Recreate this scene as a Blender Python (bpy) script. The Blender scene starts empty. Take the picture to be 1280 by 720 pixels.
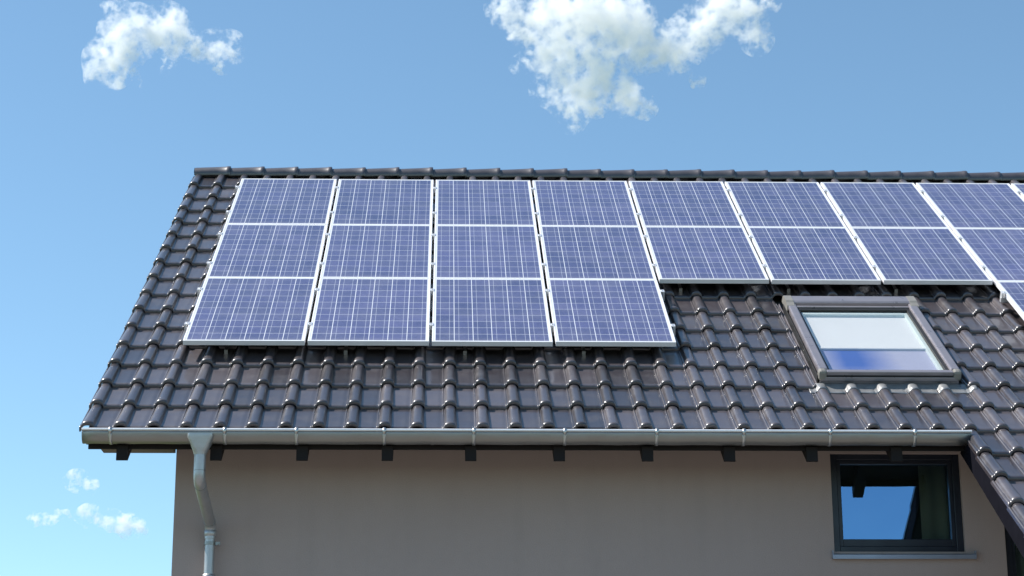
import bpy, math, random
from mathutils import Matrix, Vector
random.seed(7)
C = bpy.data.collections.new('scene_objects'); bpy.context.scene.collection.children.link(C)
SL = 0.6001265; Z0 = 8.6
CS, SN = math.cos(SL), math.sin(SL)
ROOF = Matrix.Translation((0, 0, Z0)) @ Matrix.Rotation(SL, 4, 'X')      # local: x along ridge, y up the slope, z off the roof

# ------------------------------------------------------------------ helpers
class MB:
    def __init__(s): s.v = []; s.f = []; s.sm = []; s.a = []
    def add(s, vs, fs, M=None, smooth=False, a=0.5):
        n = len(s.v)
        s.v += [tuple(M @ Vector(p)) if M else tuple(p) for p in vs]
        for f in fs: s.f.append(tuple(i + n for i in f)); s.sm.append(smooth); s.a.append(a)
    def box(s, x0, x1, y0, y1, z0, z1, M=None):
        s.add([(x0,y0,z0),(x1,y0,z0),(x1,y1,z0),(x0,y1,z0),(x0,y0,z1),(x1,y0,z1),(x1,y1,z1),(x0,y1,z1)],
              [(0,3,2,1),(4,5,6,7),(0,1,5,4),(1,2,6,5),(2,3,7,6),(3,0,4,7)], M)
    def prism(s, prof, x0, x1, M=None, smooth=False, cap=True):     # closed profile of (y,z) extruded along x
        n = len(prof)
        vs = [(x0, y, z) for y, z in prof] + [(x1, y, z) for y, z in prof]
        fs = [(i, (i+1) % n, n + (i+1) % n, n + i) for i in range(n)]
        s.add(vs, fs, M, smooth)
        if cap: s.add(vs, [tuple(range(n))[::-1], tuple(range(n, 2*n))], M)
    def tube(s, pts, r, seg=20, M=None, cap=True):
        pts = [Vector(p) for p in pts]; rs = r if isinstance(r, (list, tuple)) else [r]*len(pts)
        vs = []; up = Vector((1, 0, 0))
        for i, p in enumerate(pts):
            d = (pts[min(i+1, len(pts)-1)] - pts[max(i-1, 0)]).normalized()
            if abs(d.dot(up)) > .95: up = Vector((0, 1, 0))
            a = d.cross(up).normalized(); b = d.cross(a)
            for k in range(seg):
                t = 2*math.pi*k/seg; vs.append(tuple(p + rs[i]*(a*math.cos(t) + b*math.sin(t))))
        fs = [(i*seg+k, i*seg+(k+1) % seg, (i+1)*seg+(k+1) % seg, (i+1)*seg+k) for i in range(len(pts)-1) for k in range(seg)]
        s.add(vs, fs, M, True)
        if cap: s.add(vs, [tuple(range(seg)), tuple(range((len(pts)-1)*seg, len(pts)*seg))[::-1]], M)
    def mesh(s, name, attr=False):
        me = bpy.data.meshes.new(name); me.from_pydata(s.v, [], s.f); me.update()
        me.polygons.foreach_set('use_smooth', s.sm)
        if attr:
            at = me.attributes.new('tint', 'FLOAT', 'FACE'); at.data.foreach_set('value', s.a)
        return me
def obj(name, mb, mat, parent=None, M=None, bevel=0, attr=False, fixn=True):
    me = mb.mesh(name, attr); me.materials.append(mat)
    if fixn:
        import bmesh
        bm = bmesh.new(); bm.from_mesh(me); bmesh.ops.recalc_face_normals(bm, faces=bm.faces); bm.to_mesh(me); bm.free()
    o = bpy.data.objects.new(name, me); C.objects.link(o)
    if M is not None: o.matrix_basis = M
    if parent is not None:
        o.parent = parent
        if M is not None: o.matrix_parent_inverse = WORLD[parent.name].inverted()
    WORLD[o.name] = (M.copy() if M is not None else (WORLD[parent.name].copy() if parent else Matrix()))
    if bevel:
        b = o.modifiers.new('bevel', 'BEVEL'); b.width = bevel; b.segments = 2; b.limit_method = 'ANGLE'
    return o
WORLD = {}
I4 = Matrix()
def empty(name, M):
    o = bpy.data.objects.new(name, None); C.objects.link(o); o.matrix_basis = M; o.empty_display_size = .2
    WORLD[o.name] = M.copy(); return o
def tag(o, label, cat, group=None, kind=None):
    if label: o['label'] = label
    if cat: o['category'] = cat
    if group: o['group'] = group
    if kind: o['kind'] = kind
    return o

# ------------------------------------------------------------------ materials
class NT:
    def __init__(s, name, world=False):
        s.m = bpy.data.materials.new(name); s.m.use_nodes = True; s.t = s.m.node_tree; s.t.nodes.clear()
        s.out = s.t.nodes.new('ShaderNodeOutputMaterial')
    def n(s, typ, **kw):
        nd = s.t.nodes.new(typ)
        for k, v in kw.items(): setattr(nd, k, v)
        return nd
    def l(s, a, b): s.t.links.new(a, b)
    def math(s, op, a, b=None, c=None, clamp=False):
        nd = s.n('ShaderNodeMath', operation=op); nd.use_clamp = clamp
        for i, x in enumerate((a, b, c)):
            if x is None: continue
            if isinstance(x, (int, float)): nd.inputs[i].default_value = x
            else: s.l(x, nd.inputs[i])
        return nd.outputs[0]
    def mix(s, f, a, b):
        nd = s.n('ShaderNodeMix', data_type='RGBA')
        for i, x in ((0, f), (6, a), (7, b)):
            if isinstance(x, (int, float)): nd.inputs[i].default_value = x
            elif isinstance(x, tuple): nd.inputs[i].default_value = (*x, 1)
            else: s.l(x, nd.inputs[i])
        return nd.outputs[2]
    def noise(s, scale, detail=3, rough=.5, vec=None):
        nd = s.n('ShaderNodeTexNoise'); nd.inputs['Scale'].default_value = scale; nd.inputs['Detail'].default_value = detail; nd.inputs['Roughness'].default_value = rough
        if vec is not None: s.l(vec, nd.inputs['Vector'])
        return nd.outputs['Fac']
    def coord(s, k='Object'): return s.n('ShaderNodeTexCoord').outputs[k]
    def rng(s, v, a, b, c, d):
        nd = s.n('ShaderNodeMapRange'); s.l(v, nd.inputs[0])
        for i, x in enumerate((a, b, c, d)): nd.inputs[i+1].default_value = x
        return nd.outputs[0]
    def pbr(s, **kw):
        p = s.n('ShaderNodeBsdfPrincipled')
        for k, v in kw.items():
            k = k.replace('_', ' ')
            i = p.inputs[k]
            if isinstance(v, (int, float)): i.default_value = v
            elif isinstance(v, tuple): i.default_value = (*v, 1)
            else: s.l(v, i)
        s.l(p.outputs[0], s.out.inputs[0]); s.p = p; return p
    def bump(s, h, strength=.3, dist=.002):
        b = s.n('ShaderNodeBump'); b.inputs['Strength'].default_value = strength; b.inputs['Distance'].default_value = dist
        s.l(h, b.inputs['Height']); s.l(b.outputs[0], s.p.inputs['Normal'])

def plain(name, col, rough=.5, metal=0, nz=.15, scale=12, spec=.5, bump=.15, bscale=60):
    t = NT(name); co = t.coord(); nf = t.noise(scale, 4, .6, co)
    c = t.mix(nf, tuple(x*(1-nz*1.6) for x in col), tuple(min(1, x*(1+nz*1.6)) for x in col))
    t.pbr(Base_Color=c, Roughness=t.rng(nf, .3, .7, max(.02, rough-.07), rough+.09), Metallic=metal, Specular_IOR_Level=spec)
    if bump: t.bump(t.noise(bscale, 3, .5, co), bump, .002)
    return t.m

M = {}
def tile_mat():
    t = NT('glazed_tile'); co = t.coord()
    at = t.n('ShaderNodeAttribute', attribute_name='tint').outputs['Fac']
    nf = t.noise(5, 5, .65, co); fine = t.noise(90, 2, .5, co)
    c = t.mix(at, (.034, .028, .032), (.080, .068, .076))
    # lichen-dust film gathered in random patches
    dust = t.rng(nf, .5, .75, 0, .35)
    c = t.mix(dust, c, (.12, .105, .105))
    r = t.math('ADD', t.rng(nf, .3, .75, .30, .45), t.math('MULTIPLY', at, .05))
    t.pbr(Base_Color=c, Roughness=r, Specular_IOR_Level=.6, Coat_Weight=.7, Coat_IOR=1.5, Coat_Roughness=t.rng(nf, .3, .7, .10, .20))
    t.bump(t.math('ADD', fine, t.math('MULTIPLY', nf, 2)), .10, .002)
    return t.m
M['tile'] = tile_mat()
def wall_mat():
    t = NT('taupe_render'); co = t.coord()
    nf = t.noise(1.3, 5, .6, co); st = t.n('ShaderNodeTexNoise')
    mp = t.n('ShaderNodeMapping'); mp.inputs['Scale'].default_value = (5, 5, .5); t.l(co, mp.inputs[0]); t.l(mp.outputs[0], st.inputs[0]); st.inputs['Scale'].default_value = 1; st.inputs['Detail'].default_value = 5
    c = t.mix(nf, (.395, .315, .292), (.455, .368, .342))
    c = t.mix(t.rng(st.outputs['Fac'], .5, .8, 0, .16), c, (.25, .225, .21))
    gr = t.noise(260, 3, .6, co)
    c = t.mix(t.rng(gr, .35, .65, 0, .16), c, (.22, .195, .18))
    t.pbr(Base_Color=c, Roughness=.9, Specular_IOR_Level=.2)
    t.bump(t.math('ADD', gr, t.noise(90, 4, .6, co)), .5, .004)
    return t.m
M['wall'] = wall_mat()
def zinc_mat(name='zinc', col=(.33, .32, .305), metal=.85):
    t = NT(name); co = t.coord()
    mp = t.n('ShaderNodeMapping'); mp.inputs['Scale'].default_value = (2.2, 9, 9); t.l(co, mp.inputs[0])
    nf = t.noise(1.6, 6, .65, mp.outputs[0]); v = t.noise(28, 3, .6, co)
    c = t.mix(nf, tuple(x*.72 for x in col), tuple(x*1.2 for x in col))
    c = t.mix(t.rng(v, .55, .75, 0, .25), c, (.3, .28, .25))
    t.pbr(Base_Color=c, Roughness=t.rng(nf, .3, .7, .32, .5), Metallic=metal)
    t.bump(t.math('ADD', nf, t.math('MULTIPLY', v, .3)), .2, .006)
    return t.m
M['zinc'] = zinc_mat()
M['zinc_pipe'] = zinc_mat('weathered_zinc', (.48, .48, .49), .7)
M['alu'] = plain('anodised_aluminium', (.88, .88, .90), .42, .35, .03, 6, bump=.05)
M['clamp'] = plain('clamp_aluminium', (.75, .75, .77), .4, .6, .05, 20, bump=.05)
M['steel'] = plain('hook_steel', (.55, .55, .55), .35, .9, .08, 20)
M['dark_wood'] = plain('dark_stained_timber', (.016, .013, .013), .7, 0, .35, 9, spec=.2)
M['dark_board'] = plain('blackened_board', (.010, .010, .014), .9, 0, .2, 7, spec=.0)
M['board'] = plain('eaves_board', (.11, .09, .075), .7, 0, .2, 5)
M['underlay'] = plain('roof_underlay', (.02, .02, .02), .9, 0, .1, 4)
M['anthracite'] = plain('anthracite_window_frame', (.018, .022, .034), .38, 0, .1, 10, bump=.05)
M['sky_cover'] = plain('grey_cover_metal', (.31, .285, .305), .32, .5, .07, 9, bump=.05)
M['sky_corner'] = plain('grey_corner_cap', (.25, .235, .21), .45, .2, .08, 9, bump=.05)
M['rubber'] = plain('black_seal', (.012, .012, .012), .5, 0, .1, 20)
M['flash'] = plain('lead_apron', (.29, .29, .29), .42, .5, .18, 14, bump=.5, bscale=25)
M['sill'] = plain('sill_metal', (.33, .36, .44), .4, .5, .06, 8, bump=.03)
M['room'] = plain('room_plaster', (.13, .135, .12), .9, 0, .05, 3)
M['curtain'] = plain('curtain_cloth', (.62, .63, .54), .9, 0, .12, 9)
M['cable'] = plain('black_cable', (.02, .02, .02), .45)
M['white_pvc'] = plain('white_lining', (.62, .72, .70), .5, 0, .03, 5)

PW, PH, FL, BM = .985, 1.652, .013, .013      # panel, frame flange, white margin
def cell_mat():
    t = NT('solar_cells'); co = t.coord(); sp = t.n('ShaderNodeSeparateXYZ'); t.l(co, sp.inputs[0])
    x, y = sp.outputs[0], sp.outputs[1]
    oi = t.n('ShaderNodeObjectInfo').outputs['Random']
    m = FL + BM; cw = (PW-2*m)/6; ch = (PH-2*m)/10
    gx = t.math('DIVIDE', t.math('SUBTRACT', x, m), cw)
    gy = t.math('DIVIDE', t.math('SUBTRACT', t.math('MULTIPLY', y, -1), m), ch)
    fx = t.math('FRACT', gx); fy = t.math('FRACT', gy)
    def near(f, c, w):                                  # 1 within w of c
        return t.math('LESS_THAN', t.math('ABSOLUTE', t.math('SUBTRACT', f, c)), w)
    def edge(f, w): return t.math('GREATER_THAN', t.math('ABSOLUTE', t.math('SUBTRACT', f, .5)), .5-w)
    outx = t.math('GREATER_THAN', t.math('ABSOLUTE', t.math('SUBTRACT', gx, 3)), 3.0)
    outy = t.math('GREATER_THAN', t.math('ABSOLUTE', t.math('SUBTRACT', gy, 5)), 5.0)
    white = t.math('MAXIMUM', t.math('MAXIMUM', outx, outy), t.math('MAXIMUM', edge(fx, .017), edge(fy, .012)))
    bus = t.math('MAXIMUM', near(fx, .25, .012), near(fx, .75, .012))
    # each cell its own crystal tone
    cb = t.n('ShaderNodeCombineXYZ'); t.l(t.math('FLOOR', gx), cb.inputs[0]); t.l(t.math('FLOOR', gy), cb.inputs[1]); t.l(t.math('MULTIPLY', oi, 50), cb.inputs[2])
    wn = t.n('ShaderNodeTexWhiteNoise', noise_dimensions='3D'); t.l(cb.outputs[0], wn.inputs[0])
    vo = t.n('ShaderNodeTexVoronoi'); vo.inputs['Scale'].default_value = 60; t.l(co, vo.inputs['Vector'])
    vs = t.n('ShaderNodeSeparateColor'); t.l(vo.outputs['Color'], vs.inputs[0])
    f = t.math('ADD', t.math('ADD', t.math('MULTIPLY', wn.outputs['Value'], .45), t.math('MULTIPLY', vs.outputs[0], .45)), t.math('MULTIPLY', t.math('SUBTRACT', oi, .5), .4), clamp=True)
    c = t.mix(f, (.040, .045, .125), (.092, .092, .225))
    c = t.mix(t.math('MULTIPLY', bus, .52), c, (.62, .64, .70))
    c = t.mix(t.math('MULTIPLY', white, .95), c, (.80, .81, .84))
    dirt = t.noise(2.6, 5, .6, co)
    c = t.mix(t.rng(dirt, .42, .8, .02, .16), c, (.46, .44, .46))
    low = t.rng(t.math('ADD', y, t.math('MULTIPLY', dirt, .08)), -PH+.06, -PH+.13, .22, 0)
    c = t.mix(low, c, (.42, .40, .38))
    t.pbr(Base_Color=c, Roughness=.42, Specular_IOR_Level=.3, Coat_Weight=1.0, Coat_IOR=1.6,
          Coat_Roughness=t.rng(dirt, .3, .7, .05, .07))
    return t.m
M['cell'] = cell_mat()

def glass_mat(name, tint=(.8, .85, .85), refl=(1, 1, 1), base=.10, mx=.9, rough=.004):
    t = NT(name)
    tr = t.n('ShaderNodeBsdfTransparent'); tr.inputs[0].default_value = (*tint, 1)
    gl = t.n('ShaderNodeBsdfGlossy'); gl.inputs['Color'].default_value = (*refl, 1); gl.inputs['Roughness'].default_value = rough
    wb = t.n('ShaderNodeBump'); wb.inputs['Strength'].default_value = .25; wb.inputs['Distance'].default_value = .004
    t.l(t.noise(3.2, 1, .4, t.coord()), wb.inputs['Height']); t.l(wb.outputs[0], gl.inputs['Normal'])
    lw = t.n('ShaderNodeFresnel'); lw.inputs[0].default_value = 1.5
    fac = t.math('ADD', t.math('MULTIPLY', lw.outputs[0], mx), base, clamp=True)
    ms = t.n('ShaderNodeMixShader'); bf = t.n('ShaderNodeNewGeometry').outputs['Backfacing']; t.l(t.math('MULTIPLY', fac, t.math('SUBTRACT', 1.0, bf)), ms.inputs[0]); t.l(tr.outputs[0], ms.inputs[1]); t.l(gl.outputs[0], ms.inputs[2])
    t.l(ms.outputs[0], t.out.inputs[0])
    return t.m
M['win_glass'] = glass_mat('coated_window_glass', (.75, .80, .76), (.30, .58, 1.0), .42, 1.2)
M['sky_glass'] = glass_mat('skylight_glass', (.97, .96, .95), (1, 1, 1), .12, 1)

def ground_mat():
    t = NT('lawn_and_paving'); co = t.coord(); n1 = t.noise(.25, 6, .6, co); n2 = t.noise(30, 4, .6, co)
    c = t.mix(n1, (.05, .075, .025), (.10, .12, .045)); c = t.mix(t.rng(n2, .4, .7, 0, .5), c, (.035, .055, .018))
    t.pbr(Base_Color=c, Roughness=.95); t.bump(n2, .6, .03); return t.m
def paving_mat():
    t = NT('terrace_slabs'); co = t.coord(); b = t.n('ShaderNodeTexBrick'); t.l(co, b.inputs['Vector']); b.inputs['Scale'].default_value = 1
    b.offset = 0; b.inputs['Color1'].default_value = (.19, .17, .15, 1); b.inputs['Color2'].default_value = (.15, .14, .125, 1); b.inputs['Mortar'].default_value = (.08, .075, .07, 1)
    b.inputs['Mortar Size'].default_value = .006; b.inputs['Brick Width'].default_value = .5; b.inputs['Row Height'].default_value = .5
    t.pbr(Base_Color=b.outputs[0], Roughness=.85); t.bump(t.noise(40, 4, .6, co), .3, .004); return t.m

# ------------------------------------------------------------------ setting
g = MB(); g.add([(-2500,-2500,0),(2500,-2500,0),(2500,2500,0),(-2500,2500,0)], [(0,1,2,3)])
tag(obj('ground', g, ground_mat(), M=I4), 'green lawn around the house', None, kind='structure')
g = MB(); g.box(-8, 22, -45, -4.62, 0.0, .06)
tag(obj('pavement', g, paving_mat(), M=Matrix.Translation((0,0,0.004))), 'pale paved terrace in front of the house', None, kind='structure')

# ------------------------------------------------------------------ house
house = empty('house', Matrix.Translation((.06, -4.6, .05)))
tag(house, 'taupe rendered house with dark glazed tile roof, zinc gutter and anthracite windows', 'house')
YW, YR = -4.6, .68                  # front wall face, ridge
YB = 2*YR - YW
XL, XR = .065, 11.0
def roof_z(y, h=-.16):              # height of the plane h off the panels above front point y
    v = (-y - h*SN)/CS; return Z0 - v*SN + h*CS
W1 = (5.152, 6.172, 4.0, 4.772)
W2 = (6.487, 7.70, 3.05, 4.772)
W3 = (1.4, 2.6, .9, 2.3); W4 = (3.4, 5.2, .05, 2.25)
w = MB()
holes = [W1, W2]
xs = sorted({XL, XR, *[h[0] for h in holes], *[h[1] for h in holes]}); ztop = roof_z(YW, -.25) - .01
zs = sorted({0, ztop, *[h[2] for h in holes], *[h[3] for h in holes]})
for i in range(len(xs)-1):
    for j in range(len(zs)-1):
        x0, x1, z0, z1 = xs[i], xs[i+1], zs[j], zs[j+1]
        if any(h[0] <= x0 and x1 <= h[1] and h[2] <= z0 and z1 <= h[3] for h in holes): continue
        w.add([(x0,YW,z0),(x1,YW,z0),(x1,YW,z1),(x0,YW,z1)], [(0,1,2,3)])
        w.add([(x0,YW+.36,z0),(x1,YW+.36,z0),(x1,YW+.36,z1),(x0,YW+.36,z1)], [(3,2,1,0)])
for x0, x1, z0, z1 in holes:
    a = [(x0,YW,z0),(x1,YW,z0),(x1,YW,z1),(x0,YW,z1)]; b = [(p[0], YW+.36, p[2]) for p in a]
    w.add(a+b, [(0,1,5,4),(1,2,6,5),(2,3,7,6),(3,0,4,7)])
zr = roof_z(YR, -.25) - .02
for x in (XL, XR):
    w.add([(x,YW,0),(x,YB,0),(x,YB,ztop),(x,YR,zr),(x,YW,ztop)], [(0,1,2,3,4)])
w.add([(XL,YB,0),(XR,YB,0),(XR,YB,ztop),(XL,YB,ztop)], [(0,1,2,3)])
obj('wall', w, M['wall'], house, I4, fixn=False)

# roof: tile rows. tip of row k (counted up from the eaves) at V0 - k*EX
P, EX, V0, U0 = .2446, .446, 6.50, -.51
HB = -.165
VAP = -.70
HOLE = (5.07, 6.285, 3.42, 5.608)      # skylight opening u0,u1,v0,v1
prof = []
for k in range(20):
    prof.append(-.050 + .100*k/19)
prof += [-.0625, -.0622, -.0600, -.0575, -.0545, -.0520, .0525, .0555, .060, .066, .080, .10, .12, .14, .16, .170, .176, .182, .188]
prof = sorted(prof)
def ph(s, scale=1.0):
    h = 0
    rw = .049*scale
    if abs(s) < rw: h = .047*scale*math.sqrt(max(0, 1-(s/rw)**2))**.72
    elif abs(s) < rw+.016: h = .004*(1-(abs(s)-rw)/.016)**2
    if -.0622 < s < -.051: h += .0055
    elif s < -.0621: h -= .004
    if s > .165: h -= .003
    if .06 < s < .17: h -= .0015*math.sin((s-.06)/.11*math.pi)
    return h
def tile_strip(mb, uc, vt, vb, lift, clip=None, first=-.0625, last=.188, tint=.5, jit=0, Mx=None):
    """one pan tile from v=vt (upper) to vb (lower tip)"""
    L = vb - vt
    stations = [(0, 0), (.2, 0), (.5, 0), (.84, 0), (.91, .0030), (.945, .0036), (.97, .0024), (.988, -.0015), (1.0, -.009), (1.003, -.028)]
    ss = [s for s in prof if first-1e-6 <= s <= last+1e-6]
    segs = [ss]
    if clip:
        a = [s for s in ss if uc+s < clip[0]]; b = [s for s in ss if uc+s > clip[1]]
        segs = []
        if a: segs.append(a + ([clip[0]-uc] if len(a) < len(ss) else []))
        if b: segs.append(([clip[1]-uc] if len(b) < len(ss) else []) + b)
    for sg in segs:
        if len(sg) < 2: continue
        vs = []; n = len(sg)
        for t, dh in stations:
            sc = .80 + .20*min(1, max(0, t))
            for s in sg:
                h = HB + lift*min(t, 1) + ph(s, sc) + dh + jit*(s/.12)
                vs.append((uc + s, -(vt + L*t + (.004*math.cos(s*26) if t > .9 else 0)), h))
        fs = [(i*n+k, i*n+k+1, (i+1)*n+k+1, (i+1)*n+k) for i in range(len(stations)-1) for k in range(n-1)]
        mb.add(vs, fs, Mx, True, tint)
roof = MB()
NCOL = 46
def verge_flap(mb, uc, vt, vb, lift, tint):        # side leg of a verge tile
    vs = []
    for t in (0, 1):
        z = HB + lift*t; v = vt + (vb-vt)*t
        vs += [(uc-.060, -v, z+.004), (uc-.062, -v, z-.032), (uc-.050, -v, z-.032), (uc-.038, -v, z)]
    mb.add(vs, [(0,1,5,4),(1,2,6,5),(2,3,7,6),(4,5,6,7)], None, False, tint)
rows = list(range(-6, 17))
for k in rows:
    vb = V0 - k*EX; vt = vb - EX - .03
    if vb < VAP + .12: continue
    vt = max(vt, VAP + .01)
    c0 = 27 if k < 0 else 0
    for c in range(c0, NCOL):
        uc = U0 + P*c
        tint = random.random()
        jv = random.uniform(-.004, .004); lift = .025 + random.uniform(-.0025, .0035); jit = random.uniform(-.0012, .0012)
        clip = None
        if HOLE[2]+.02 < vb <= HOLE[3]+.01: clip = (HOLE[0], HOLE[1])
        first = -.0625
        tile_strip(roof, uc + random.uniform(-.001, .001), vt, vb + jv, lift, clip, first=first, tint=tint, jit=jit)
        if c == c0: verge_flap(roof, uc, vt, vb+jv, lift, tint)
roof_o = obj('roof', roof, M['tile'], house, ROOF, attr=True, fixn=False)
for o in (roof_o,):
    import bmesh
    bm = bmesh.new(); bm.from_mesh(o.data); bmesh.ops.recalc_face_normals(bm, faces=bm.faces); bm.to_mesh(o.data); bm.free()
# roof deck (boards under the tiles), with the skylight opening
d = MB()
def deck(u0, u1, v0, v1): d.box(u0, u1, -v1, -v0, -.245, -.205)
deck(U0-.02, HOLE[0]+.04, -.72, 6.525); deck(HOLE[1]-.04, 10.8, -.72, 6.525)
deck(HOLE[0]+.04, HOLE[1]-.04, -.72, HOLE[2]+.05); deck(HOLE[0]+.04, HOLE[1]-.04, HOLE[3]-.05, 6.525)
deck(6.06, 10.8, 6.5252, V0 + 6*EX - .03)
obj('roof_deck', d, M['underlay'], house, ROOF)
# back slope
b = MB()
MBACK = Matrix.Translation((0, 2*YR, Z0)) @ Matrix.Scale(-1, 4, (0, 1, 0)) @ Matrix.Rotation(SL, 4, 'X')
for k in range(0, 17):
    vb = V0 - k*EX
    if vb < VAP+.12: continue
    b.box(U0-.05, 10.8, -vb, -max(VAP+.01, vb-EX), HB-.03, HB+.012)
obj('back_roof', b, M['tile'], house, MBACK)
# ridge caps
cap = MB()
def ridge_cap():
    m = MB(); L = .385; seg = 16
    st = [(0, .092), (.02, .094), (.25, .099), (L-.045, .103), (L-.040, .1065), (L-.012, .1075), (L, .104), (L+.001, .090)]
    vs = []
    for x, r in st:
        for i in range(seg+1):
            a = math.pi*(-.10 + 1.20*i/seg)
            vs.append((x, -r*1.05*math.cos(a), r*.92*math.sin(a)))
    n = seg+1
    m.add(vs, [(i*n+k, i*n+k+1, (i+1)*n+k+1, (i+1)*n+k) for i in range(len(st)-1) for k in range(seg)], None, True, .5)
    return m
zc = roof_z(YR, HB) - .005
first = None; u = U0 - .05; i = 0
me = None
while u < 10.7:
    Mx = Matrix.Translation((u, YR, zc + random.uniform(-.002, .002))) @ Matrix.Rotation(-math.radians(1.3 + random.uniform(-.5, .5)), 4, 'Y') @ Matrix.Rotation(random.uniform(-.006, .006), 4, 'Z')
    if first is None:
        first = obj('ridge_tile', ridge_cap(), M['tile'], roof_o, Mx, attr=True, fixn=False); o = first
    else:
        o = first.copy(); C.objects.link(o); o.matrix_basis = Mx
    u += .3625; i += 1
# end disc of the ridge
e = MB(); n = 18
e.add([(U0-.052, YR, zc)] + [(U0-.052, YR - .1*math.cos(math.pi*k/n), zc + .088*math.sin(math.pi*k/n)) for k in range(n+1)], [(0, k+1, k+2) for k in range(n)])
obj('ridge_end_cap', e, M['tile'], roof_o, I4)
# verge board under the catslide edge, and its low eave
vb_ = MB(); vb_.box(6.040, 6.060, -(V0+6*EX-.02), -6.47, -.345, -.19)
obj('verge_board', vb_, M['dark_board'], house, ROOF, bevel=.003)
vb_ = MB(); vb_.box(U0-.03, U0-.008, -6.42, .70, -.31, -.255)
obj('verge_board', vb_, M['dark_wood'], house, ROOF, bevel=.003)
po = MB(); po.box(10.5, 10.64, -7.1, -6.96, .05, roof_z(-7.03, -.25)-.02); obj('post', po, M['dark_wood'], house, I4, bevel=.004)

# rafters
raf = None
for uu in (-.245, .447, 1.083, 1.715, 2.335, 2.995, 3.655, 4.268, 4.888, 5.525):
    m = MB()
    top = -.247; bot = -.352; Yt = -5.285
    def pt(Y, h): return (Y, roof_z(Y, h))
    pr = [pt(Yt, top), pt(Yt, bot+.012), pt(Yt+.02, bot), pt(-4.2, bot), pt(-4.2, top)]
    pr = [(p[0], p[1]) for p in pr]
    if raf is None:
        m.prism(pr, -.042, .042); raf = obj('rafter', m, M['dark_wood'], house, Matrix.Translation((uu, 0, 0)), bevel=.003)
    else:
        o = raf.copy(); C.objects.link(o); o.matrix_basis = Matrix.Translation((uu, 0, 0))
# wall plate and eaves board
m = MB(); m.box(-.49, XL-.002, -4.79, -4.63, 4.755, 4.797); obj('wall_plate', m, M['board'], house, I4, bevel=.002)
m = MB(); m.box(-.50, 6.04, -5.262, -5.24, 4.66, roof_z(-5.24, -.25)); obj('fascia', m, M['dark_wood'], house, I4)

# gutter
GY, GZ, GR = -5.345, 4.784, .067
m = MB(); seg = 22
def gprof(r, oy=0): return [(GY - r*math.cos(math.pi*k/seg)*1.0, GZ - .012 - r*1.36*math.sin(math.pi*k/seg)**.8) for k in range(seg+1)]
po = gprof(GR); pi_ = gprof(GR-.0025)
vs = []
NX = 60; X0, X1 = -.525, 6.065
for i in range(NX+1):
    x = X0 + (X1-X0)*i/NX; sag = .0015*math.sin(i*1.7)
    for (y, z) in po: vs.append((x, y, z + sag))
n = seg+1
m.add(vs, [(i*n+k, i*n+k+1, (i+1)*n+k+1, (i+1)*n+k) for i in range(NX) for k in range(seg)], None, True)
for x in (X0, X1): m.add([(x, y, z) for y, z in po], [tuple(range(n))])
gut = obj('gutter', m, M['zinc'], house, I4, fixn=False)
so = gut.modifiers.new('thick', 'SOLIDIFY'); so.thickness = .002
m = MB(); m.tube([(X0-.003, GY-GR-.002, GZ-.008), (X1+.003, GY-GR-.002, GZ-.008)], .0095, 14); obj('gutter_bead', m, M['alu'], gut, I4)
br = None
for x in (-.318, .520, 1.047, 1.694, 2.356, 3.03, 3.713, 4.362, 5.007, 5.641):
    if br is None:
        m = MB()
        pp = [(GY - (GR+.004)*math.cos(math.pi*k/seg), GZ - .012 - (GR+.004)*1.36*math.sin(math.pi*k/seg)**.8) for k in range(1, seg)]
        vs = [(sx, y, z) for sx in (-.011, .011) for y, z in pp]; k_ = len(pp)
        m.add(vs, [(i, i+1, k_+i+1, k_+i) for i in range(k_-1)], None, True)
        m.tube([(0, GY-GR-.006, GZ+.002), (0, GY-GR-.010, GZ-.016), (0, GY-GR-.008, GZ-.045)], [.012, .014, .009], 10)
        br = obj('gutter_bracket', m, M['steel'], gut, Matrix.Translation((x, 0, 0)), fixn=False)
        s2 = br.modifiers.new('thick', 'SOLIDIFY'); s2.thickness = .003
    else:
        o = br.copy(); C.objects.link(o); o.matrix_basis = Matrix.Translation((x, 0, 0))
for x in (2.05, 4.7):
    m = MB(); vs = [(x+sx, GY+(y-GY)*1.02, GZ+(z-GZ)*1.02) for sx in (-.012, .012) for y, z in po[1:-1]]; k_ = len(po)-2
    m.add(vs, [(i, i+1, k_+i+1, k_+i) for i in range(k_-1)], None, True); obj('gutter_joint', m, M['zinc'], gut, I4, fixn=False)

# downpipe
def arcpath(pts, r=.07, n=7):
    out = [Vector(pts[0])]
    for i in range(1, len(pts)-1):
        a, b_, c = Vector(pts[i-1]), Vector(pts[i]), Vector(pts[i+1])
        d1 = (a-b_).normalized(); d2 = (c-b_).normalized(); p0 = b_+d1*r; p1 = b_+d2*r
        for k in range(n+1):
            t = k/n; out.append((1-t)**2*p0 + 2*t*(1-t)*b_ + t*t*p1)
    out.append(Vector(pts[-1])); return out
PX = .352
m = MB()
m.tube(arcpath([(PX-.008, -5.385, 4.62), (PX-.008, -5.385, 4.40), (PX+.006, -4.685, 4.185), (PX+.006, -4.685, 4.08)], .06, 5), .043, 28)
dp = obj('downpipe', m, M['zinc_pipe'], house, I4, fixn=True)
m = MB(); m.tube([(PX+.006, -4.685, 4.105), (PX+.006, -4.685, .1)], .0385, 28); obj('lower_pipe', m, M['zinc_pipe'], dp, I4)
m = MB()
fn = [(.094, -5.452, -5.30, 4.742), (.094, -5.452, -5.30, 4.715), (.05, -5.432, -5.335, 4.612), (.046, -5.430, -5.34, 4.592)]
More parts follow.
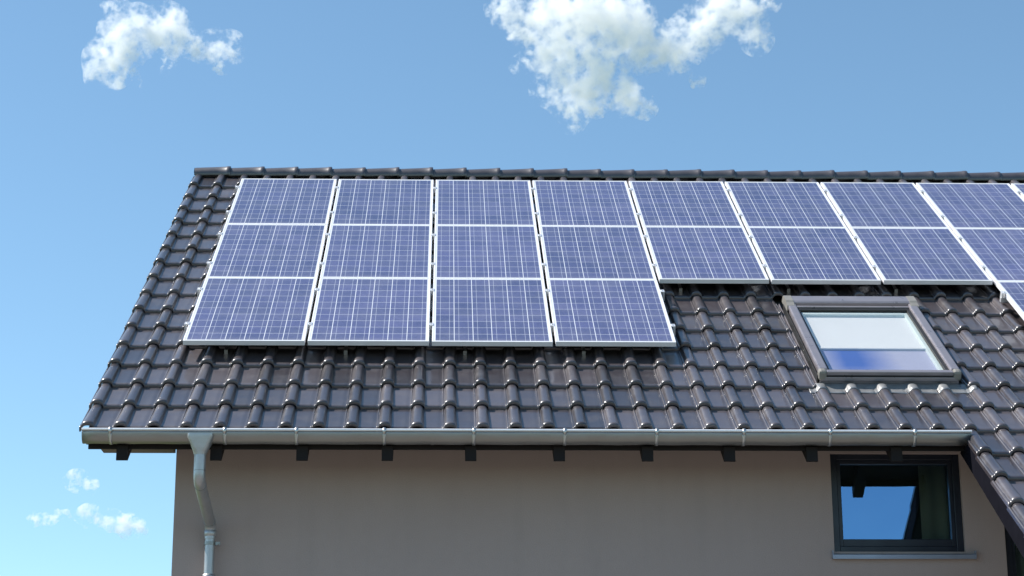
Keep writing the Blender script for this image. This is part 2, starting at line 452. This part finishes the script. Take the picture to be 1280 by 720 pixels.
def rr(hw, y0, y1, z, n=6, r=.022):
    pts = []; r = min(r, hw*.9)
    for cx, cy, a0 in ((PX-.008+hw-r, y0+r, -90), (PX-.008+hw-r, y1-r, 0), (PX-.008-hw+r, y1-r, 90), (PX-.008-hw+r, y0+r, 180)):
        for k in range(n+1): a = math.radians(a0 + 90*k/n); pts.append((cx + r*math.cos(a), cy + r*math.sin(a), z))
    return pts
rings = [rr(*f) for f in fn[:2]] + [rr(fn[2][0], fn[2][1], fn[2][2], fn[2][3], r=.04), rr(fn[3][0], fn[3][1], fn[3][2], fn[3][3], r=.045)]
n = len(rings[0]); vs = sum(rings, [])
m.add(vs, [(i*n+k, i*n+(k+1) % n, (i+1)*n+(k+1) % n, (i+1)*n+k) for i in range(3) for k in range(n)], None, True)
m.add(vs, [tuple(range(n)), tuple(range(3*n, 4*n))])
obj('outlet_funnel', m, M['zinc_pipe'], dp, I4)
for z, r, nm in ((4.135, .0475, 'pipe_collar'), (3.80, .0465, 'pipe_collar')):
    m = MB(); m.tube([(PX+.006, -4.685, z-.035), (PX+.006, -4.685, z-.033), (PX+.006, -4.685, z+.01), (PX+.006, -4.685, z+.012)], [r-.004, r, r, r-.005], 28); obj(nm, m, M['zinc_pipe'], dp, I4)
m = MB(); zc_ = 4.045
m.tube([(PX+.006, -4.685, zc_-.012), (PX+.006, -4.685, zc_+.012)], .0445, 28)
m.box(PX+.045, PX+.085, -4.695, -4.675, zc_-.012, zc_+.012); m.tube([(PX+.07, -4.71, zc_), (PX+.07, -4.66, zc_)], .007, 10)
m.tube([(PX+.006, -4.65, zc_), (PX+.006, -4.595, zc_)], .006, 10)
obj('pipe_clamp', m, M['zinc'], dp, I4)
m = MB(); m.tube([(PX-.008, -5.385, 4.470), (PX-.008, -5.385, 4.476)], .0445, 28); obj('pipe_seam', m, M['zinc'], dp, I4)
for (ya, za, yb_, zb) in ((-5.318, 4.379, -5.314, 4.378), (-4.755, 4.206, -4.751, 4.205)):
    m = MB(); m.tube([(PX+(-.007 if ya < -5 else .005), ya, za), (PX+(-.007 if ya < -5 else .005), yb_, zb)], .0455, 28); obj('pipe_seam', m, M['zinc'], dp, I4)

# windows in the wall
def window(x0, x1, z0, z1, fw=.055, ft=.045, fb=.105, mull=None, sill=True):
    yf, yb = YW+.035, YW+.10
    m = MB(); m.box(x0, x0+fw, yf, yb, z0, z1); m.box(x1-fw, x1, yf, yb, z0, z1)
    m.box(x0+fw, x1-fw, yf, yb, z1-ft, z1); m.box(x0+fw, x1-fw, yf, yb, z0, z0+fb*.45)
    fr = obj('window', m, M['anthracite'], house, I4, bevel=.004)
    s = MB(); ys0, ys1 = YW+.05, YW+.115; a = .03
    gx0, gx1, gz0, gz1 = x0+fw, x1-fw, z0+fb*.45, z1-ft
    s.box(gx0, gx0+a, ys0, ys1, gz0, gz1); s.box(gx1-a, gx1, ys0, ys1, gz0, gz1); s.box(gx0+a, gx1-a, ys0, ys1, gz1-a, gz1); s.box(gx0+a, gx1-a, ys0, ys1, gz0, gz0+fb*.55)
    obj('sash', s, M['anthracite'], fr, I4, bevel=.003)
    p = MB(); p.box(gx0+a-.003, gx1-a+.003, YW+.075, YW+.081, gz0+.01, gz1-a+.003); obj('pane', p, M['win_glass'], fr, I4)
    if sill:
        q = MB(); prf = [(YW-.045, z0-.030), (YW-.045, z0-.062), (YW-.042, z0-.062), (YW-.042, z0-.033), (YW+.04, z0-.006), (YW+.04, z0-.002)]
        q.prism(prf, x0-.02, x1+.068)
        q.box(x0-.023, x0-.018, YW-.047, YW+.034, z0-.06, z0+.004); q.box(x1+.066, x1+.071, YW-.047, YW+.034, z0-.06, z0+.004)
        obj('window_sill', q, M['sill'], fr, I4)
    return fr
f1 = window(*W1)
f2 = window(*W2)
# room behind the windows
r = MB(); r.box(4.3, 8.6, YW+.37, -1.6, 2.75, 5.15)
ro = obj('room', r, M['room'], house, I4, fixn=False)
r = MB()
r.box(4.32, 8.58, -1.9, -1.7, 2.8, 5.1)
def curtain(x0, x1, z0, z1, name='curtain', amp=.022, wl=.07, y=YW+.17):
    m = MB(); N = 70; vs = []
    for j in range(2):
        for i in range(N+1):
            x = x0 + (x1-x0)*i/N; vs.append((x, y + amp*math.sin(x*2*math.pi/wl) + .004*math.sin(x*37), z0 if j == 0 else z1))
    m.add(vs, [(i, i+1, N+1+i+1, N+1+i) for i in range(N)], None, True)
    o = obj(name, m, M['curtain'], house, I4, fixn=False); s = o.modifiers.new('thick', 'SOLIDIFY'); s.thickness = .003
    return o
curtain(5.88, 6.17, 3.6, 4.85, amp=.008, wl=.13)
curtain(6.53, 7.30, 2.9, 4.85, amp=.02, wl=.09, y=YW+.15)  # added behind the right-hand window to make its dark pane look paler

# ------------------------------------------------------------------ skylight
sk0, sk1, sv0, sv1 = 5.115, 6.250, 3.63, 5.52
m = MB()
def ring(m, u0, u1, v0, v1, wl, wt, wb, h0, h1, wr=None):
    wr = wl if wr is None else wr
    m.box(u0, u0+wl, -v1, -v0, h0, h1); m.box(u1-wr, u1, -v1, -v0, h0, h1)
    m.box(u0+wl, u1-wr, -(v0+wt), -v0, h0, h1); m.box(u0+wl, u1-wr, -v1, -(v1-wb), h0, h1)
ring(m, sk0+.008, sk1-.008, sv0, sv1-.012, .07, .2, .07, -.22, -.075)
sk = obj('skylight', m, M['sky_cover'], house, ROOF, bevel=.004); tag(sk, 'roof window with grey metal covers and a white blind', None)
def skp(name, mb, mat, bevel=.004): return obj(name, mb, mat, sk, ROOF, bevel=bevel)
# side covers: a stepped profile
for (a, b_, nm) in ((sk0, sk0+.075, 'side_cover'), (sk1-.075, sk1, 'side_cover')):
    m = MB(); m.box(a, b_, -(sv1-.05), -(sv0+.16), -.073, -.035)
    o = skp(nm, m, M['sky_cover'], .012)
for a in (sk0-.012, sk1+.004):
    m = MB(); m.box(a, a+.008, -(sv1-.02), -(sv0+.1), -.19, -.085); skp('side_seal', m, M['rubber'], .001)
# hood
m = MB()
pr = [(-(sv0+.005), -.10), (-(sv0+.03), -.045), (-(sv0+.07), -.022), (-(sv0+.20), -.020), (-(sv0+.225), -.030), (-(sv0+.228), -.062), (-(sv0+.20), -.070)]
m.prism(pr, sk0+.055, sk1-.055); skp('hood', m, M['sky_cover'], .004)
for a, b_ in ((sk0-.008, sk0+.058), (sk1-.058, sk1+.008)):
    m = MB(); pr2 = [(y*1, z+.004) for y, z in pr[:5]] + [(-(sv0+.30), -.034), (-(sv0+.31), -.08), (-(sv0+.1), -.10)]
    m.prism(pr2, a, b_); skp('corner_cap', m, M['sky_corner'], .014)
m = MB(); m.box(sk0+.075, sk1-.075, -(sv0+.285), -(sv0+.25), -.085, -.048); skp('top_bar', m, M['sky_cover'], .005)
m = MB(); m.box(sk0+.075, sk1-.075, -(sv0+.252), -(sv0+.226), -.10, -.08); skp('top_seal', m, M['rubber'], .001)
m = MB(); m.box(sk0+.06, sk1-.06, -sv1, -(sv1-.055), -.078, -.045); m.box(sk0+.02, sk1-.02, -(sv1+.004), -(sv1-.03), -.125, -.090); skp('bottom_cover', m, M['sky_cover'], .007)
m = MB(); m.box(sk0+.03, sk1-.03, -(sv1-.002), -(sv1-.04), -.092, -.076); skp('bottom_seal', m, M['rubber'], .001)
for a, b_ in ((sk0-.006, sk0+.064), (sk1-.064, sk1+.006)):
    m = MB(); m.box(a, b_, -(sv1+.006), -(sv1-.075), -.125, -.036); skp('corner_cap', m, M['sky_corner'], .022)
# sash with seals and white inner lining
m = MB(); ring(m, sk0+.075, sk1-.075, sv0+.30, sv1-.055, .022, .03, .012, -.15, -.060, .03); skp('sash', m, M['rubber'], .002)
m = MB(); ring(m, sk0+.097, sk1-.105, sv0+.335, sv1-.067, .014, .05, .010, -.17, -.082, .030); skp('inner_lining', m, M['white_pvc'], .002)
m = MB(); m.box(sk0+.099, sk1-.107, -(sv1-.069), -(sv0+.331), -.080, -.074); skp('pane', m, M['sky_glass'], 0)
bu0, bu1, bt, bb = sk0+.112, sk1-.136, sv0+.386, sv1-.078
bm_ = bt + (bb-bt)*.56
M['blind_up'] = plain('blind_cloth', (.70, .74, .76), .85, 0, .03, 3, bump=.1, bscale=200)
def low_blind():  # soft blue reflection in the glass, painted into the lower cloth colour
    t = NT('blind_painted_reflection'); co = t.coord(); sp = t.n('ShaderNodeSeparateXYZ'); t.l(co, sp.inputs[0])
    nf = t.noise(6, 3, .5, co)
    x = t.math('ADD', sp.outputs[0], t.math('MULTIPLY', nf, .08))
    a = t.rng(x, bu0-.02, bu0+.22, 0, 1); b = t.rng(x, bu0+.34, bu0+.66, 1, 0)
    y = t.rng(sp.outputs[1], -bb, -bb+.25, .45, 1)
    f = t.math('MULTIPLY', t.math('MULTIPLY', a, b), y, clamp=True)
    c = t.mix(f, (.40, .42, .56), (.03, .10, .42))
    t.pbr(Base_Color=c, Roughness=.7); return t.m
m = MB(); m.box(bu0, bu1, -bm_, -bt, -.112, -.106); skp('blind', m, M['blind_up'], 0)
m = MB(); m.box(bu0, bu1, -(bm_+.028), -bm_, -.114, -.094); skp('blind_rail', m, M['blind_up'], .003)
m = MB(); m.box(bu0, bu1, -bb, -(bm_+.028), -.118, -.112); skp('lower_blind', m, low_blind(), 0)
# flashing: side channels, apron over the row below
for a, sgn in ((HOLE[0]+.001, 1), (HOLE[1]-.001, -1)):
    m = MB()
    for off, hh in ((0, -.150), (.014, -.162), (.026, -.150)):
        x = a + sgn*off; m.box(min(x, x+sgn*.006), max(x, x+sgn*.006), -(HOLE[3]-.02), -(HOLE[2]+.12), -.2, hh)
    x = a; m.box(min(x, x+sgn*.05), max(x, x+sgn*.05), -(HOLE[3]-.02), -(HOLE[2]+.10), -.2, -.185)
    skp('side_flashing', m, M['sky_cover'], .001)
m = MB(); vs = []
N = 150; ua, ub = HOLE[0]-.05, HOLE[1]+.06
st = [(5.50, -.150, 0), (5.545, -.140, .3), (5.60, 0, 1), (5.66, 0, 1), (5.70, 0, 1)]
for vv, hh, f in st:
    for i in range(N+1):
        uu = ua + (ub-ua)*i/N; s = ((uu - U0 + .056) % P) - .056
        ht = HB + .006 + ph(s if s < .188 else s - P, .86)*1.0 + .004 + .0012*math.sin(uu*31+vv*50)
        edge = .006*math.sin(uu*23) if vv > 5.69 else 0
        vs.append((uu, -(vv+edge), hh*(1-f) + ht*f if f < 1 else ht))
n = N+1
m.add(vs, [(i*n+k, i*n+k+1, (i+1)*n+k+1, (i+1)*n+k) for i in range(len(st)-1) for k in range(N)], None, True)
ap = skp('apron', m, M['flash'], 0); s = ap.modifiers.new('thick', 'SOLIDIFY'); s.thickness = .003

# ------------------------------------------------------------------ solar panels
CW, RH = 1.01, 1.66
words = ['first', 'second', 'third', 'fourth', 'fifth', 'sixth', 'seventh', 'eighth', 'ninth', 'tenth']
proto = None
GP = 'solar panels mounted on the tiled roof'
def panel_label(c, r):
    if r == 0 and c == 0: return 'blue solar panel at the top left corner of the array'
    if r == 2 and c == 3: return 'blue solar panel at the lower right end of the four-wide bottom row'
    if r == 2 and c == 0: return 'blue solar panel at the bottom left corner of the array'
    if r == 2 and c == 7: return 'blue solar panel right of the skylight, just cut by the right edge of the photo'
    if r == 1 and c == 5: return 'blue solar panel directly above the left end of the skylight, in the middle row'
    rn = {0: 'top row under the ridge', 1: 'middle row', 2: 'bottom row'}[r]
    return 'blue solar panel, %s from the left in the %s' % (words[c], rn)
cells = [(c, 0) for c in range(9)] + [(c, 1) for c in range(8)] + [(c, 2) for c in range(4)] + [(7, 2)]
for c, r in cells:
    Mx = ROOF @ Matrix.Translation((c*CW + (CW-PW)/2, -(r*RH), 0)) @ Matrix.Rotation(random.uniform(-.0012, .0012), 4, 'X') @ Matrix.Rotation(random.uniform(-.0012, .0012), 4, 'Y')
    if proto is None:
        proto = empty('solar_panel', Mx)
        m = MB(); t_ = .040
        m.box(0, FL, -PH, 0, -t_, 0); m.box(PW-FL, PW, -PH, 0, -t_, 0); m.box(FL, PW-FL, -FL, 0, -t_, 0); m.box(FL, PW-FL, -PH, -PH+FL, -t_, 0)
        me = m.mesh('panel_frame'); me.materials.append(M['alu']); fo = bpy.data.objects.new('frame', me); C.objects.link(fo); fo.parent = proto
        bb_ = fo.modifiers.new('bevel', 'BEVEL'); bb_.width = .0015; bb_.segments = 2
        m = MB(); m.box(FL, PW-FL, -PH+FL, -FL, -.008, -.002)
        me = m.mesh('cell_sheet'); me.materials.append(M['cell']); go = bpy.data.objects.new('cell_sheet', me); C.objects.link(go); go.parent = proto
        m = MB(); m.box(FL, PW-FL, -PH+FL, -FL, -.012, -.009); m.box(.42, .56, -.22, -.12, -.032, -.012)
        me = m.mesh('back_sheet'); me.materials.append(M['rubber']); bo = bpy.data.objects.new('back_sheet', me); C.objects.link(bo); bo.parent = proto
        kids = [fo, go, bo]; root = proto
    else:
        root = proto.copy(); C.objects.link(root); root.matrix_basis = Mx
        for k in kids:
            q = k.copy(); C.objects.link(q); q.parent = root
    tag(root, panel_label(c, r), 'solar panel', GP)

# mounting rails with clamps and roof hooks
def rail(v, c0, c1, label, hooks=True, endL=True, endR=True):
    ua, ub = c0*CW - .025, c1*CW + .025
    m = MB(); m.box(0, ub-ua, -.02, .02, -.085, -.0415)
    Mx = ROOF @ Matrix.Translation((ua, -v, 0))
    o = obj('mounting_rail', m, M['clamp'], None, Mx, bevel=.002)
    tag(o, label, 'mounting rail', 'aluminium rails carrying the solar panels')
    cm = None
    for c in range(c0, c1+1):
        x = c*CW
        m = MB()
        if c == c0: m.box(-.022, .018, -.03, .03, -.002, .005); m.box(-.022, -.006, -.03, .03, -.041, -.002)
        elif c == c1: m.box(-.018, .022, -.03, .03, -.002, .005); m.box(.006, .022, -.03, .03, -.041, -.002)
        else: m.box(-.021, .021, -.03, .03, .0008, .0055); m.box(-.006, .006, -.03, .03, -.041, .0008)
        m.tube([(0, 0, .005), (0, 0, .011)], .007, 8)
        q = obj('panel_clamp', m, M['clamp'], o, ROOF @ Matrix.Translation((x, -v, 0)), bevel=.001)
    if hooks:
        for j, x in enumerate([c0*CW + .36 + .98*i for i in range(c1-c0)]):
            m = MB(); m.box(-.015, .015, -.30, .012, -.128, -.122); m.box(-.015, .015, -.012, .012, -.122, -.086); m.box(-.015, .015, -.306, -.30, -.16, -.122)
            k = round((x - U0 - P/2)/P); xx = U0 + P/2 + k*P
            obj('roof_hook', m, M['steel'], o, ROOF @ Matrix.Translation((xx, -v, 0)), bevel=.001)
rail(.33, 0, 9, 'upper aluminium mounting rail under the top row of solar panels', False)
rail(1.24, 0, 9, 'lower aluminium mounting rail under the top row of solar panels', False)
rail(RH+.33, 0, 8, 'upper aluminium mounting rail under the middle row of solar panels', False)
rail(RH+1.24, 0, 8, 'lower aluminium mounting rail under the middle row of solar panels')
rail(2*RH+.33, 0, 4, 'upper aluminium mounting rail under the four-wide bottom row of panels', False)
rail(2*RH+1.24, 0, 4, 'lowest aluminium mounting rail under the four-wide bottom row of panels')
rail(2*RH+.33, 7, 8, 'short aluminium mounting rail under the panel right of the skylight', False)

# ------------------------------------------------------------------ camera
F = 2560.1115; yaw, pit, rol = 0.03324904, 0.27967864, -0.00436036
cam_pos = Vector((2.148846, -20.267764, 1.60248))
cd = bpy.data.cameras.new('camera'); cam = bpy.data.objects.new('camera', cd); C.objects.link(cam)
cy, sy = math.cos(yaw), math.sin(yaw)
fw = Vector((sy*math.cos(pit), cy*math.cos(pit), math.sin(pit))); rt = Vector((cy, -sy, 0)); up = rt.cross(fw)
c_, s_ = math.cos(rol), math.sin(rol)
r2 = c_*rt + s_*up; u2 = -s_*rt + c_*up
Rm = Matrix((r2, u2, -fw)).transposed().to_4x4()
cam.matrix_world = Matrix.Translation(cam_pos) @ Rm
cd.sensor_width = 36; cd.lens = F/1280*36; cd.clip_end = 9000; cd.clip_start = .1
bpy.context.scene.camera = cam
def ray(px, py): return (r2*((px-640)/F) + u2*(-(py-360)/F) + fw).normalized()

# ------------------------------------------------------------------ clouds (real volumes far off)
def cloud(blobs, dist, label, dens=.10, thr=.47, nscale=1.0, amp=1.0, gain=1.4):
    cx = sum(b[0] for b in blobs)/len(blobs); cyy = sum(b[1] for b in blobs)/len(blobs)
    S = dist/F                                # metres per photo pixel out there
    ctr = cam_pos + ray(cx, cyy)*dist
    Mx = Matrix.Translation(ctr) @ Rm
    pts = []
    for (x, y, r) in blobs: pts.append((((x-cx)*S), (-(y-cyy)*S), random.uniform(-.4, .4)*r*S, r*S))
    import bmesh
    bm = bmesh.new()
    for (x, y, z, r) in pts:
        bmesh.ops.create_icosphere(bm, subdivisions=2, radius=r*1.45, matrix=Matrix.Translation((x, y, z)) @ Matrix.Diagonal((1, 1, .95, 1)))
    me = bpy.data.meshes.new('cloud'); bm.to_mesh(me); bm.free()
    o = bpy.data.objects.new('cloud', me); C.objects.link(o); o.matrix_basis = Mx
    rm = o.modifiers.new('merge', 'REMESH'); rm.mode = 'VOXEL'; rm.voxel_size = 5*S
    t = NT('cloud_vapour'); co = t.coord()
    # turbulent displacement of the lookup position
    def nz(scale, det, off):
        mp = t.n('ShaderNodeMapping'); mp.inputs['Location'].default_value = (off, off*.7, 3.1); t.l(co, mp.inputs[0])
        nd = t.n('ShaderNodeTexNoise'); nd.inputs['Scale'].default_value = scale/S; nd.inputs['Detail'].default_value = det; nd.inputs['Roughness'].default_value = .66; t.l(mp.outputs[0], nd.inputs['Vector']); return nd
    wn = nz(.030, 6, 7.7)
    sub = t.n('ShaderNodeVectorMath', operation='SUBTRACT'); t.l(wn.outputs['Color'], sub.inputs[0]); sub.inputs[1].default_value = (.5, .5, .5)
    scl = t.n('ShaderNodeVectorMath', operation='MULTIPLY'); t.l(sub.outputs[0], scl.inputs[0]); scl.inputs[1].default_value = (105*S*amp, 105*S*amp, 60*S*amp)
    add0 = t.n('ShaderNodeVectorMath', operation='ADD'); t.l(co, add0.inputs[0]); t.l(scl.outputs[0], add0.inputs[1])
    add = t.n('ShaderNodeVectorMath', operation='MULTIPLY'); t.l(add0.outputs[0], add.inputs[0]); add.inputs[1].default_value = (1, 1, 1.9)
    cur = None
    for (x, y, z, r) in pts:
        dn = t.n('ShaderNodeVectorMath', operation='DISTANCE'); t.l(add.outputs[0], dn.inputs[0]); dn.inputs[1].default_value = (x, y, z)
        v = t.math('MULTIPLY_ADD', dn.outputs['Value'], -1/(r*1.38), 1.0)
        cur = v if cur is None else t.math('SMOOTH_MAX', cur, v, .15)
    fine = nz(.062*nscale, 8, 2.2).outputs['Fac']
    f = t.math('ADD', cur, t.math('MULTIPLY', t.math('SUBTRACT', fine, .53), 3.0*amp))
    f = t.math('MULTIPLY', t.math('SUBTRACT', f, thr-.42), gain, clamp=True)
    inside = t.math('MULTIPLY', t.math('ADD', cur, .30), 3, clamp=True)
    f = t.math('MULTIPLY', f, inside)
    de = t.math('MULTIPLY', f, dens/S*.586)
    vp = t.n('ShaderNodeVolumeScatter'); vp.inputs['Color'].default_value = (1, 1, 1, 1); vp.inputs['Anisotropy'].default_value = .25
    t.l(de, vp.inputs['Density']); t.l(vp.outputs[0], t.out.inputs['Volume'])
    t.m.cycles.volume_step_rate = .35 if hasattr(t.m.cycles, 'volume_step_rate') else 1
    me.materials.append(t.m)
    tag(o, label, 'cloud')
    return o
cloud([(142,5,12),(158,42,26),(134,75,22),(124,96,13),(172,33,22),(192,46,19),(208,36,25),(226,48,16),(216,66,11),(243,66,9),(268,62,20),(286,60,17),(276,82,10),(160,68,18),(146,97,12),(172,102,7),(208,88,7)],
      1500, 'small torn white cloud high at the left, above the roof corner', dens=.15)
cloud([(632,12,20),(652,34,17),(690,18,30),(730,18,42),(772,28,40),(800,56,28),(842,60,27),(872,40,28),(902,14,30),(934,12,24),(945,48,17),(700,58,32),(684,112,17),(712,112,27),(716,150,14),(748,92,30),(782,118,22),(806,134,13),(650,82,11),(742,130,15),(871,100,9),(958,2,14)],
      1600, 'big ragged white cloud at the top centre of the sky', dens=.15)
cloud([(84,602,7),(97,601,12),(109,606,11)], 1700, 'tiny white puff of cloud left of the rafter ends', dens=.2)
cloud([(44,649,8),(64,646,10),(86,644,7),(112,645,12.5),(137,650,12),(152,656,9),(166,658,14.5)], 1750, 'thin low strip of cloud at the lower left of the photo', dens=.2)

# ------------------------------------------------------------------ light
sc = bpy.context.scene
SUN = Vector((-0.60, 0.10, 0.78)).normalized()
world = bpy.data.worlds.new('World'); sc.world = world; world.use_nodes = True
nt = world.node_tree; bg = nt.nodes['Background']
sky = nt.nodes.new('ShaderNodeTexSky'); sky.sky_type = 'NISHITA'; sky.sun_disc = False
sky.sun_elevation = math.asin(SUN.z); sky.sun_rotation = math.atan2(SUN.x, SUN.y)
sky.altitude = 200; sky.air_density = .80; sky.dust_density = .1; sky.ozone_density = 2.0
tn = nt.nodes.new('ShaderNodeMix'); tn.data_type = 'RGBA'; tn.blend_type = 'MULTIPLY'; tn.inputs[0].default_value = 1
nt.links.new(sky.outputs[0], tn.inputs[6]); tn.inputs[7].default_value = (.885, 1.01, .925, 1)
nt.links.new(tn.outputs[2], bg.inputs[0]); bg.inputs[1].default_value = .127
sd = bpy.data.lights.new('sun', 'SUN'); so_ = bpy.data.objects.new('sun', sd); C.objects.link(so_)
so_.rotation_euler = SUN.to_track_quat('Z', 'Y').to_euler(); so_.location = (0, 0, 40)
sd.energy = 4.8; sd.angle = math.radians(.53); sd.color = (1, .95, .88)
sc.view_settings.view_transform = 'Standard'; sc.view_settings.look = 'None'; sc.view_settings.gamma = 1; sc.view_settings.use_curve_mapping = False
sc.view_settings.exposure = 0.70
sc.render.engine = 'CYCLES'
sc.cycles.volume_bounces = 16; sc.cycles.max_bounces = 12; sc.cycles.transparent_max_bounces = 16
sc.cycles.use_denoising = True
